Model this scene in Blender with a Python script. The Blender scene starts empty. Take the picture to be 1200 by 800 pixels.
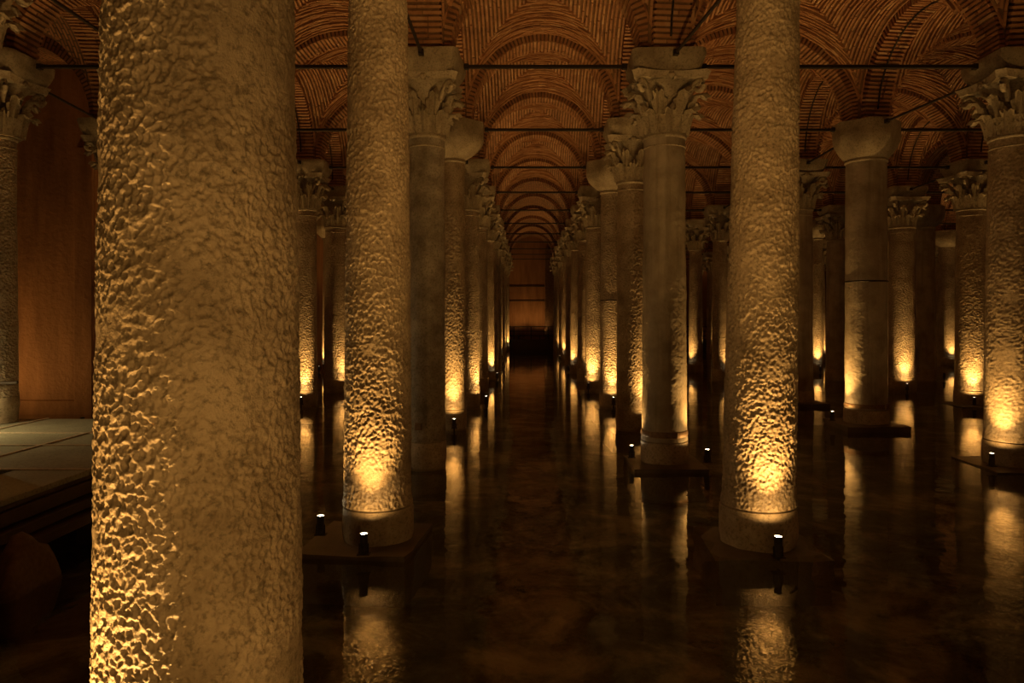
import bpy, bmesh, math, random
import numpy as np
from mathutils import Vector, Matrix

# ------------------------------------------------------------------ camera, world, exposure
SC = bpy.context.scene
COL = SC.collection
S = 4.85                       # column spacing along the aisle (m)
F = 850.0                      # focal length in px of the 1200 px frame
HX, HY = 617.0, 370.0          # vanishing point
CAMZ = 2.95                    # eye above the water (water is z = 0)
cam_d = bpy.data.cameras.new('camera')
cam_d.sensor_width = 36.0
cam_d.lens = F / 1200.0 * 36.0
cam_d.shift_x = -(HX - 600.0) / 1200.0
cam_d.shift_y = (HY - 400.0) / 1200.0
cam_d.clip_end = 300
cam = bpy.data.objects.new('camera', cam_d)
COL.objects.link(cam)
cam.location = (0, 0, CAMZ)
cam.rotation_euler = (math.pi / 2, 0, 0)
SC.camera = cam

world = bpy.data.worlds.new('world')
SC.world = world
world.use_nodes = True
bg = world.node_tree.nodes['Background']
bg.inputs[0].default_value = (1.0, 0.55, 0.18, 1)
bg.inputs[1].default_value = 0.004

vs = SC.view_settings
vs.view_transform = 'Standard'
vs.look = 'None'
vs.gamma = 1.0
vs.use_curve_mapping = False
vs.exposure = 1.7
SC.cycles.use_denoising = True
SC.cycles.max_bounces = 8
SC.cycles.diffuse_bounces = 4
SC.cycles.sample_clamp_indirect = 4.0
SPOT = 88.0
WZ = 0.85                     # walkway level
LAMP_W = 140.0                 # watts of one uplight
LIGHT_COL = (1.0, 0.51, 0.13)

random.seed(7)
RNG = np.random.default_rng(11)

# ------------------------------------------------------------------ helpers
def link(o, parent=None):
    COL.objects.link(o)
    if parent is not None:
        o.parent = parent
    return o

def tag(o, label=None, cat=None, group=None, kind=None):
    if label: o['label'] = label
    if cat: o['category'] = cat
    if group: o['group'] = group
    if kind: o['kind'] = kind
    return o

def empty(name, loc=(0, 0, 0), parent=None):
    o = bpy.data.objects.new(name, None)
    o.location = loc
    o.empty_display_size = 0.2
    return link(o, parent)

def obj(name, me, mat=None, parent=None, loc=None):
    o = bpy.data.objects.new(name, me)
    if mat is not None and len(me.materials) == 0:
        me.materials.append(mat)
    if loc is not None:
        o.location = loc
    return link(o, parent)

def mesh_np(name, verts, quads, tint=None, uv=None, smooth=False):
    """verts (N,3), quads (M,4) numpy -> mesh"""
    me = bpy.data.meshes.new(name)
    verts = np.ascontiguousarray(verts, dtype=np.float32)
    quads = np.ascontiguousarray(quads, dtype=np.int32)
    me.vertices.add(len(verts))
    me.vertices.foreach_set('co', verts.ravel())
    me.loops.add(quads.size)
    me.loops.foreach_set('vertex_index', quads.ravel())
    me.polygons.add(len(quads))
    me.polygons.foreach_set('loop_start', np.arange(0, quads.size, 4, dtype=np.int32))
    if tint is not None:
        a = me.attributes.new('tint', 'FLOAT', 'FACE')
        a.data.foreach_set('value', np.ascontiguousarray(tint, dtype=np.float32))
    if uv is not None:
        l = me.uv_layers.new(name='UVMap')
        l.data.foreach_set('uv', np.ascontiguousarray(uv, dtype=np.float32).ravel())
    me.polygons.foreach_set('use_smooth', np.full(len(quads), smooth, dtype=bool))
    me.update(calc_edges=True)
    me.validate()
    return me

def mesh_bm(name, bm, smooth=False, angle=None):
    bmesh.ops.recalc_face_normals(bm, faces=bm.faces[:])
    me = bpy.data.meshes.new(name)
    bm.to_mesh(me)
    bm.free()
    if smooth:
        me.polygons.foreach_set('use_smooth', np.ones(len(me.polygons), dtype=bool))
        if angle is not None:
            me.set_sharp_from_angle(angle=math.radians(angle))
    return me

def bm_box(bm, x0, x1, y0, y1, z0, z1, bev=0.0, segs=1):
    vs_ = [bm.verts.new((x, y, z)) for z in (z0, z1) for x, y in ((x0, y0), (x1, y0), (x1, y1), (x0, y1))]
    fs = [(3, 2, 1, 0), (4, 5, 6, 7), (0, 1, 5, 4), (1, 2, 6, 5), (2, 3, 7, 6), (3, 0, 4, 7)]
    faces = [bm.faces.new([vs_[i] for i in f]) for f in fs]
    if bev > 0:
        es = list({e for f in faces for e in f.edges})
        bmesh.ops.bevel(bm, geom=es, offset=bev, segments=segs, affect='EDGES', profile=0.5)

def lathe(bm, prof, n=32, cap=True):
    rings = []
    for r, z in prof:
        rings.append([bm.verts.new((r * math.cos(2 * math.pi * k / n), r * math.sin(2 * math.pi * k / n), z)) for k in range(n)])
    for a, b in zip(rings[:-1], rings[1:]):
        for k in range(n):
            bm.faces.new((a[k], a[(k + 1) % n], b[(k + 1) % n], b[k]))
    if cap:
        bm.faces.new(rings[0][::-1])
        bm.faces.new(rings[-1])

def tube(bm, pts, r, n=8, caps=True):
    pts = [Vector(p) for p in pts]
    rr = r if isinstance(r, (list, tuple)) else [r] * len(pts)
    rings = []
    up = Vector((0, 0, 1))
    for i, p in enumerate(pts):
        d = (pts[min(i + 1, len(pts) - 1)] - pts[max(i - 1, 0)]).normalized()
        a = d.cross(up)
        if a.length < 1e-3:
            a = d.cross(Vector((0, 1, 0)))
        a.normalize()
        b = d.cross(a).normalized()
        rings.append([bm.verts.new(p + (a * math.cos(2 * math.pi * k / n) + b * math.sin(2 * math.pi * k / n)) * rr[i]) for k in range(n)])
    for a, b in zip(rings[:-1], rings[1:]):
        for k in range(n):
            bm.faces.new((a[k], a[(k + 1) % n], b[(k + 1) % n], b[k]))
    if caps:
        bm.faces.new(rings[0][::-1])
        bm.faces.new(rings[-1])

# ---- numpy noise
def _hash(ix, iy, iz, seed):
    h = (ix.astype(np.uint32) * np.uint32(374761393) + iy.astype(np.uint32) * np.uint32(668265263)
         + iz.astype(np.uint32) * np.uint32(2147483647) + np.uint32(seed) * np.uint32(144665))
    h = (h ^ (h >> np.uint32(13))) * np.uint32(1274126177)
    h = (h ^ (h >> np.uint32(16))) * np.uint32(2246822519)
    return h ^ (h >> np.uint32(15))

def _rnd(h):
    return (h & np.uint32(0xFFFFFF)).astype(np.float64) / float(0xFFFFFF)

def vnoise(p, seed=0):
    c = np.floor(p).astype(np.int64)
    f = p - c
    f = f * f * (3 - 2 * f)
    out = np.zeros(len(p))
    for dx in (0, 1):
        for dy in (0, 1):
            for dz in (0, 1):
                w = (f[:, 0] if dx else 1 - f[:, 0]) * (f[:, 1] if dy else 1 - f[:, 1]) * (f[:, 2] if dz else 1 - f[:, 2])
                out += w * _rnd(_hash(c[:, 0] + dx, c[:, 1] + dy, c[:, 2] + dz, seed))
    return out

def fbm(p, octaves=4, seed=0):
    a, s, out = 0.5, 1.0, np.zeros(len(p))
    for i in range(octaves):
        out += a * vnoise(p * s, seed + i)
        a *= 0.5
        s *= 2.03
    return out

def worley(p, seed=0):
    c = np.floor(p).astype(np.int64)
    f1 = np.full(len(p), 9.0)
    f2 = np.full(len(p), 9.0)
    for dx in (-1, 0, 1):
        for dy in (-1, 0, 1):
            for dz in (-1, 0, 1):
                ix, iy, iz = c[:, 0] + dx, c[:, 1] + dy, c[:, 2] + dz
                q = np.stack([ix + _rnd(_hash(ix, iy, iz, seed)), iy + _rnd(_hash(ix, iy, iz, seed + 31)), iz + _rnd(_hash(ix, iy, iz, seed + 77))], 1)
                d = np.sqrt(((q - p) ** 2).sum(1))
                f2 = np.where(d < f1, f1, np.minimum(f2, d))
                f1 = np.minimum(f1, d)
    return f1, f2

# ------------------------------------------------------------------ materials
def new_mat(name):
    m = bpy.data.materials.new(name)
    m.use_nodes = True
    nt = m.node_tree
    b = nt.nodes['Principled BSDF']
    return m, nt, b

def nd(nt, t, **kw):
    n = nt.nodes.new(t)
    for k, v in kw.items():
        if k in n.inputs.keys() if isinstance(k, str) else False:
            n.inputs[k].default_value = v
        else:
            setattr(n, k, v)
    return n

def ramp(nt, fac, stops):
    r = nt.nodes.new('ShaderNodeValToRGB')
    el = r.color_ramp.elements
    while len(el) < len(stops):
        el.new(0.5)
    for e, (p, c) in zip(el, stops):
        e.position = p
        e.color = (*c, 1)
    nt.links.new(fac, r.inputs[0])
    return r.outputs[0]

def vec_obj(nt, rnd=True):
    tc = nt.nodes.new('ShaderNodeTexCoord')
    if not rnd:
        return tc.outputs['Object']
    oi = nt.nodes.new('ShaderNodeObjectInfo')
    mm = nd(nt, 'ShaderNodeMath', operation='MULTIPLY')
    mm.inputs[1].default_value = 40.0
    nt.links.new(oi.outputs['Random'], mm.inputs[0])
    ad = nd(nt, 'ShaderNodeVectorMath', operation='ADD')
    nt.links.new(tc.outputs['Object'], ad.inputs[0])
    nt.links.new(mm.outputs[0], ad.inputs[1])
    return ad.outputs[0]

def noise(nt, vec, scale, detail=4, rough=0.55, dist=0.0):
    n = nt.nodes.new('ShaderNodeTexNoise')
    n.inputs['Scale'].default_value = scale
    n.inputs['Detail'].default_value = detail
    n.inputs['Roughness'].default_value = rough
    n.inputs['Distortion'].default_value = dist
    nt.links.new(vec, n.inputs['Vector'])
    return n.outputs['Fac']

def math_n(nt, op, a, b):
    m = nd(nt, 'ShaderNodeMath', operation=op)
    for i, v in enumerate((a, b)):
        if isinstance(v, (int, float)):
            m.inputs[i].default_value = v
        else:
            nt.links.new(v, m.inputs[i])
    return m.outputs[0]

def bump(nt, height, strength, dist, prev=None):
    b = nt.nodes.new('ShaderNodeBump')
    b.inputs['Strength'].default_value = strength
    b.inputs['Distance'].default_value = dist
    nt.links.new(height, b.inputs['Height'])
    if prev is not None:
        nt.links.new(prev, b.inputs['Normal'])
    return b.outputs['Normal']

def mat_stone(name, light, dark, scallop=0.0, fine=0.004, rough=0.45, stain=(0.10, 0.08, 0.05), scale=18.0, streak=False):
    m, nt, b = new_mat(name)
    v = vec_obj(nt)
    n1 = noise(nt, v, 2.2, 6, 0.62)
    c1 = ramp(nt, n1, [(0.30, dark), (0.62, light)])
    if streak:
        mp = nt.nodes.new('ShaderNodeMapping')
        mp.inputs['Scale'].default_value = (9, 9, 0.5)
        nt.links.new(v, mp.inputs['Vector'])
        n2 = noise(nt, mp.outputs[0], 1.0, 5, 0.6)
    else:
        n2 = noise(nt, v, 26.0, 5, 0.7)
    mx = nd(nt, 'ShaderNodeMix', data_type='RGBA')
    STAIN = 0.25 if streak else 0.65
    f2 = ramp(nt, n2, [(0.36, (STAIN,) * 3), (0.5, (0, 0, 0))])
    nt.links.new(f2, mx.inputs[0])
    nt.links.new(c1, mx.inputs[6])
    mx.inputs[7].default_value = (*stain, 1)
    nt.links.new(mx.outputs[2], b.inputs['Base Color'])
    b.inputs['Roughness'].default_value = rough
    b.inputs['Specular IOR Level'].default_value = 0.5
    nf = noise(nt, v, 70.0, 5, 0.65)
    nrm = bump(nt, nf, 1.0, fine)
    if scallop > 0:
        dn = nt.nodes.new('ShaderNodeTexNoise')
        dn.inputs['Scale'].default_value = 9.0
        dn.inputs['Detail'].default_value = 3
        nt.links.new(v, dn.inputs['Vector'])
        sc = nd(nt, 'ShaderNodeVectorMath', operation='SCALE')
        sc.inputs['Scale'].default_value = 0.09
        nt.links.new(dn.outputs['Color'], sc.inputs[0])
        ad = nd(nt, 'ShaderNodeVectorMath', operation='ADD')
        nt.links.new(v, ad.inputs[0])
        nt.links.new(sc.outputs[0], ad.inputs[1])
        vo = nt.nodes.new('ShaderNodeTexVoronoi')
        vo.inputs['Scale'].default_value = scale
        nt.links.new(ad.outputs[0], vo.inputs['Vector'])
        nrm = bump(nt, vo.outputs['Distance'], 1.0, scallop, nrm)
    nt.links.new(nrm, b.inputs['Normal'])
    return m

M = {}
M['pitted'] = mat_stone('pitted_limestone', (0.50, 0.42, 0.32), (0.30, 0.24, 0.17), scallop=0.03, scale=17.0)
M['pitted_fine'] = mat_stone('weathered_limestone', (0.54, 0.45, 0.33), (0.28, 0.22, 0.15), fine=0.008)
M['smooth'] = mat_stone('grey_marble', (0.46, 0.41, 0.33), (0.27, 0.23, 0.17), scallop=0.004, fine=0.003, streak=True)
M['mottled'] = mat_stone('mottled_grey_marble', (0.46, 0.42, 0.35), (0.15, 0.125, 0.095), fine=0.004)
M['capital'] = mat_stone('carved_marble', (0.50, 0.44, 0.33), (0.30, 0.25, 0.18), fine=0.008)
M['impost'] = mat_stone('rough_hewn_stone', (0.42, 0.36, 0.26), (0.20, 0.16, 0.11), fine=0.015)
M['plinth'] = mat_stone('wet_plinth_stone', (0.16, 0.12, 0.08), (0.07, 0.05, 0.03), fine=0.010, rough=0.35)
M['slab'] = mat_stone('walkway_slab', (0.36, 0.38, 0.30), (0.26, 0.28, 0.22), fine=0.002, rough=0.45)

def mat_brick(name='brick'):
    m, nt, b = new_mat(name)
    at = nd(nt, 'ShaderNodeAttribute', attribute_name='tint')
    v = vec_obj(nt, False)
    n = noise(nt, v, 3.0, 5, 0.6)
    t = math_n(nt, 'ADD', math_n(nt, 'MULTIPLY', at.outputs['Fac'], 0.28), math_n(nt, 'MULTIPLY', n, 0.8))
    c = ramp(nt, t, [(0.2, (0.18, 0.08, 0.04)), (0.45, (0.36, 0.17, 0.08)), (0.65, (0.45, 0.24, 0.12)), (0.9, (0.62, 0.45, 0.29))])
    nt.links.new(c, b.inputs['Base Color'])
    b.inputs['Roughness'].default_value = 0.5
    nrm = bump(nt, noise(nt, v, 30.0, 5, 0.65), 1.0, 0.02)
    nt.links.new(nrm, b.inputs['Normal'])
    return m
M['brick'] = mat_brick()

def mat_single_brick():
    m, nt, b = new_mat('voussoir_brick')
    oi = nt.nodes.new('ShaderNodeObjectInfo')
    tc = nt.nodes.new('ShaderNodeTexCoord')
    c = ramp(nt, oi.outputs['Random'], [(0.0, (0.22, 0.09, 0.04)), (0.4, (0.36, 0.16, 0.075)), (0.8, (0.44, 0.22, 0.11)), (1.0, (0.55, 0.36, 0.22))])
    nt.links.new(c, b.inputs['Base Color'])
    b.inputs['Roughness'].default_value = 0.5
    geo = nt.nodes.new('ShaderNodeNewGeometry')
    nt.links.new(bump(nt, noise(nt, geo.outputs['Position'], 30.0, 5, 0.65), 1.0, 0.02), b.inputs['Normal'])
    return m
M['voussoir'] = mat_single_brick()

def mat_mortar():
    m, nt, b = new_mat('mortar')
    v = vec_obj(nt, False)
    c = ramp(nt, noise(nt, v, 6.0, 5, 0.6), [(0.3, (0.12, 0.06, 0.03)), (0.7, (0.23, 0.135, 0.07))])
    nt.links.new(c, b.inputs['Base Color'])
    b.inputs['Roughness'].default_value = 0.9
    nt.links.new(bump(nt, noise(nt, v, 25.0, 4), 1.0, 0.015), b.inputs['Normal'])
    return m
M['mortar'] = mat_mortar()

def mat_far_brick():
    m, nt, b = new_mat('brick_courses')
    uv = nt.nodes.new('ShaderNodeUVMap')
    br = nt.nodes.new('ShaderNodeTexBrick')
    br.inputs['Scale'].default_value = 1.0
    br.inputs['Brick Width'].default_value = 0.34
    br.inputs['Row Height'].default_value = 0.10
    br.inputs['Mortar Size'].default_value = 0.02
    br.inputs['Color1'].default_value = (0.26, 0.11, 0.05, 1)
    br.inputs['Color2'].default_value = (0.44, 0.22, 0.11, 1)
    br.inputs['Mortar'].default_value = (0.10, 0.06, 0.035, 1)
    nt.links.new(uv.outputs[0], br.inputs['Vector'])
    nt.links.new(br.outputs['Color'], b.inputs['Base Color'])
    inv = math_n(nt, 'SUBTRACT', 1.0, br.outputs['Fac'])
    nt.links.new(bump(nt, inv, 1.0, 0.05), b.inputs['Normal'])
    b.inputs['Roughness'].default_value = 0.6
    return m
M['far_brick'] = mat_far_brick()

def mat_plaster():
    m, nt, b = new_mat('stained_plaster')
    v = vec_obj(nt, False)
    mp = nt.nodes.new('ShaderNodeMapping')
    mp.inputs['Scale'].default_value = (1.2, 1.2, 0.18)
    nt.links.new(v, mp.inputs['Vector'])
    n = noise(nt, mp.outputs[0], 2.0, 6, 0.6)
    c = ramp(nt, n, [(0.3, (0.22, 0.10, 0.04)), (0.7, (0.42, 0.21, 0.095))])
    nt.links.new(c, b.inputs['Base Color'])
    b.inputs['Roughness'].default_value = 0.7
    nt.links.new(bump(nt, noise(nt, v, 8.0, 5), 1.0, 0.03), b.inputs['Normal'])
    return m
M['plaster'] = mat_plaster()

def mat_plain(name, col, rough=0.5, metal=0.0):
    m, nt, b = new_mat(name)
    v = vec_obj(nt)
    n = noise(nt, v, 20.0, 4)
    c = ramp(nt, n, [(0.3, tuple(x * 0.7 for x in col)), (0.7, tuple(min(1, x * 1.2) for x in col))])
    nt.links.new(c, b.inputs['Base Color'])
    b.inputs['Roughness'].default_value = rough
    b.inputs['Metallic'].default_value = metal
    nt.links.new(bump(nt, n, 0.4, 0.003), b.inputs['Normal'])
    return m
M['iron'] = mat_plain('black_iron', (0.025, 0.018, 0.012), 0.5, 0.3)
M['steel'] = mat_plain('lamp_housing', (0.10, 0.09, 0.08), 0.35, 0.6)
M['rust'] = mat_plain('rusty_strap', (0.28, 0.19, 0.12), 0.55, 0.5)
M['strip'] = mat_plain('pale_joint_strip', (0.62, 0.56, 0.44), 0.35, 0.2)
M['timber'] = mat_plain('wet_dark_timber', (0.07, 0.045, 0.025), 0.5)
M['rock'] = mat_plain('brown_rock', (0.16, 0.10, 0.05), 0.6)

def mat_lens(strength):
    m, nt, b = new_mat('lamp_lens')
    b.inputs['Base Color'].default_value = (0.8, 0.7, 0.5, 1)
    b.inputs['Emission Color'].default_value = (1.0, 0.78, 0.45, 1)
    b.inputs['Emission Strength'].default_value = strength
    return m
M['lens'] = mat_lens(25.0)
M['lens_off'] = mat_lens(0.0)

def mat_water():
    m, nt, b = new_mat('water')
    nt.nodes.remove(b)
    out = nt.nodes['Material Output']
    geo = nt.nodes.new('ShaderNodeNewGeometry')
    mp = nt.nodes.new('ShaderNodeMapping')
    mp.inputs['Scale'].default_value = (1, 1, 1)
    nt.links.new(geo.outputs['Position'], mp.inputs['Vector'])
    n1 = noise(nt, mp.outputs[0], 1.6, 1, 0.5, 0.6)
    n2 = noise(nt, mp.outputs[0], 8.0, 1, 0.5, 0.3)
    nrm = bump(nt, n1, 1.0, 0.005)
    nrm = bump(nt, n2, 1.0, 0.0009, nrm)
    fr = nt.nodes.new('ShaderNodeFresnel')
    fr.inputs['IOR'].default_value = 1.38
    nt.links.new(nrm, fr.inputs['Normal'])
    tr = nt.nodes.new('ShaderNodeBsdfTransparent')
    tr.inputs[0].default_value = (0.72, 0.70, 0.60, 1)
    gl = nt.nodes.new('ShaderNodeBsdfGlossy')
    gl.inputs['Roughness'].default_value = 0.004
    gl.inputs['Color'].default_value = (1, 1, 1, 1)
    nt.links.new(nrm, gl.inputs['Normal'])
    mx = nt.nodes.new('ShaderNodeMixShader')
    fac = math_n(nt, 'MULTIPLY', fr.outputs[0], math_n(nt, 'SUBTRACT', 1.0, geo.outputs['Backfacing']))
    nt.links.new(fac, mx.inputs[0])
    nt.links.new(tr.outputs[0], mx.inputs[1])
    nt.links.new(gl.outputs[0], mx.inputs[2])
    nt.links.new(mx.outputs[0], out.inputs['Surface'])
    return m
M['water'] = mat_water()

def mat_bed():
    m, nt, b = new_mat('silted_bed')
    v = vec_obj(nt, False)
    n = noise(nt, v, 0.9, 7, 0.65, 0.5)
    c = ramp(nt, n, [(0.36, (0.035, 0.034, 0.022)), (0.5, (0.13, 0.13, 0.085)), (0.64, (0.48, 0.46, 0.32))])
    nt.links.new(c, b.inputs['Base Color'])
    b.inputs['Roughness'].default_value = 0.9
    nt.links.new(bump(nt, noise(nt, v, 3.0, 5), 1.0, 0.1), b.inputs['Normal'])
    return m
M['bed'] = mat_bed()

# ------------------------------------------------------------------ the column grid
def depth(j):
    return (1.95 + j) * S
def px_x(px, j):
    return (px - HX) * depth(j) / F

ROWS = ['W', 'Y', 'Z', 'A', 'B', 'C', 'D', 'E', 'F', 'G']
ROWX = dict(W=-15.4, Y=-10.44, Z=-7.36, A=-1.93, B=2.77, C=8.99, D=14.84, E=19.4, F=25.2, G=30.4)
JMIN, JMAX = -1, 11
ZS = 8.0                       # top of imposts, springing of the arches
ZROD = 7.86
END_Y = depth(JMAX) + 0.55 * S + 1.6

SPEC = {}                      # per-column overrides: base position, lean, radius
SPEC['A', -1] = dict(x=-1.565, y=3.5, rb=0.461, rt=0.375)
SPEC['A', 0] = dict(x=px_x(443, 0), rb=0.425, rt=0.36, caph=0.62)
SPEC['B', 0] = dict(x=px_x(888, 0), rb=0.455, rt=0.375, lean=0.15, caph=0.62)
SPEC['A', 1] = dict(x=px_x(500, 1), rb=0.365, rt=0.35)
SPEC['B', 1] = dict(x=px_x(778.5, 1), rb=0.435, rt=0.395)
SPEC['A', 2] = dict(x=px_x(531, 2), rb=0.33, rt=0.29)
SPEC['B', 2] = dict(x=px_x(740, 2), rb=0.39, rt=0.36, caph=0.62)
SPEC['B', 3] = dict(x=px_x(716, 3), rb=0.36, rt=0.33)
SPEC['A', 3] = dict(x=px_x(549, 3), rb=0.36, rt=0.33)
SPEC['C', 1] = dict(x=px_x(1189, 1), rb=0.52, rt=0.43)
SPEC['C', 2] = dict(x=px_x(1015, 2), rb=0.52, rt=0.50)
SPEC['C', 3] = dict(x=px_x(937, 3), rb=0.42, rt=0.40)
SPEC['D', 3] = dict(x=px_x(1138, 3), rb=0.48, rt=0.42)
SPEC['D', 4] = dict(x=px_x(1057, 4), rb=0.50, rt=0.46)
SPEC['Z', 3] = dict(x=px_x(360, 3), rb=0.32, rt=0.30)
SPEC['Z', 4] = dict(x=px_x(394, 4), rb=0.47, rt=0.42)
SPEC['Y', 1] = dict(x=px_x(0, 1), rb=0.30, rt=0.27)
SPEC['Y', 2] = dict(x=px_x(138, 2))
SPEC['E', 5] = dict(x=px_x(1084, 5), rb=0.45)
SPEC['F', 7] = dict(x=px_x(1110, 7), rb=0.5)
SPEC['D', 5] = dict(x=px_x(981, 5), rb=0.5)
SPEC['D', 6] = dict(x=px_x(955, 6), rb=0.40)

def grid(row, j):
    s = SPEC.get((row, j), {})
    x = s.get('x', ROWX[row]) + s.get('lean', 0.0)
    y = s.get('y', depth(j))
    return Vector((x, y, 0))

# ------------------------------------------------------------------ structure: water bed, water, walls
X0, X1, Y0 = -21.5, 34.5, -9.5
bm = bmesh.new(); bm_box(bm, X0, X1, Y0, END_Y + 1, -0.95, -0.55)
tag(obj('floor', mesh_bm('floor', bm), M['bed']), 'silted stone bed under shallow dark water', kind='structure')
bm = bmesh.new()
for f in [bm.faces.new([bm.verts.new(p) for p in ((-21.396, Y0 + 0.004, 0), (X1 - 0.404, Y0 + 0.004, 0), (X1 - 0.404, END_Y - 1.104, 0), (-12.996, END_Y - 1.104, 0), (-12.996, 4.5 * S - 0.124, 0), (-21.396, 4.5 * S - 0.124, 0))])]: pass
tag(obj('water', mesh_bm('water', bm), M['water']), 'still dark water mirroring the lit columns', 'water', kind='stuff')

def wall(name, x0, x1, y0, y1, z0=-0.7, z1=11.2, mat='plaster', label=None):
    bm = bmesh.new(); bm_box(bm, x0, x1, y0, y1, z0, z1)
    return tag(obj(name, mesh_bm(name, bm), M[mat]), label, kind='structure')

w_end = wall('wall_end', -13.6, X1, END_Y, END_Y + 0.6, label='reddish brown plaster wall at the end of the aisle')
# piers and recessed courses of the end wall that frame the panel seen down the aisle
pxw = END_Y / F
for a, b_ in ((583, 597), (638.5, 653)):
    bm = bmesh.new(); bm_box(bm, (a - HX) * pxw, (b_ - HX) * pxw, END_Y - 1.1, END_Y, -0.7, 9.0, 0.03)
    obj('pier', mesh_bm('pier', bm), M['mortar'], w_end)
for z in (4.35, 5.7):
    bm = bmesh.new(); bm_box(bm, (597 - HX) * pxw, (638.5 - HX) * pxw, END_Y - 0.04, END_Y + 0.02, z - 0.05, z + 0.05)
    obj('string_course', mesh_bm('string_course', bm), M['timber'], w_end)

wl_y = 4.5 * S
w_left = wall('wall_left', -21.4, -13.0, wl_y, wl_y + 0.6, label='tall reddish brown plaster wall behind the walkway')
bm = bmesh.new(); bm_box(bm, -13.55, -13.0, wl_y - 0.12, wl_y, -0.7, 8.0, 0.02)
obj('pilaster', mesh_bm('pilaster', bm), M['plaster'], w_left)
bm = bmesh.new(); bm_box(bm, -21.4, -13.0, wl_y - 0.10, wl_y, -0.7, 0.42, 0.02)
obj('skirting', mesh_bm('skirting', bm), M['plaster'], w_left)
wall('wall_left_return', -13.6, -13.0, wl_y + 0.6, END_Y, label='brown plaster wall running back to the end wall')
wall('wall_far_left', -21.6, -21.4, Y0, wl_y + 0.6, label='brown plaster side wall beside the walkway')
wall('wall_right', X1 - 0.4, X1, Y0, END_Y, label='dark side wall beyond the farthest row of columns')
wall('wall_back', X0, X1, Y0 - 0.4, Y0, label='brown wall behind the viewpoint')

# ------------------------------------------------------------------ ceiling: arches, vault webs, bricks
ceiling = empty('ceiling')
tag(ceiling, 'groin vaulted brick ceiling on round brick arches', kind='structure')
AW = 0.72                      # arch width
FOOT = 0.52                    # arch foot distance from the column axis
WEB = 0.35
def rise_of(span):
    return min(span / 2 - 0.30, 2.12 + 0.12 * (span - 4.85))

BOXQ = np.array([[0, 1, 2, 3], [0, 4, 5, 1], [1, 5, 6, 2], [2, 6, 7, 3], [3, 7, 4, 0]])
def boxes_mesh(name, lo, hi, mat):
    """lo, hi: (N,4,3) visible face corners and back corners -> joined open boxes"""
    n = len(lo)
    v = np.concatenate([lo, hi], 1).reshape(-1, 3)
    q = (BOXQ[None] + 8 * np.arange(n)[:, None, None]).reshape(-1, 4)
    t = np.repeat(RNG.random(n), 5)
    me = mesh_np(name, v, q, tint=t)
    me.materials.append(mat)
    return me

unit_brick = None
def get_unit_brick():
    global unit_brick
    if unit_brick is None:
        bm = bmesh.new(); bm_box(bm, -0.5, 0.5, -0.5, 0.5, -0.5, 0.5, 0.04)
        unit_brick = mesh_bm('brick', bm)
        unit_brick.materials.append(M['voussoir'])
    return unit_brick

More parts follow.
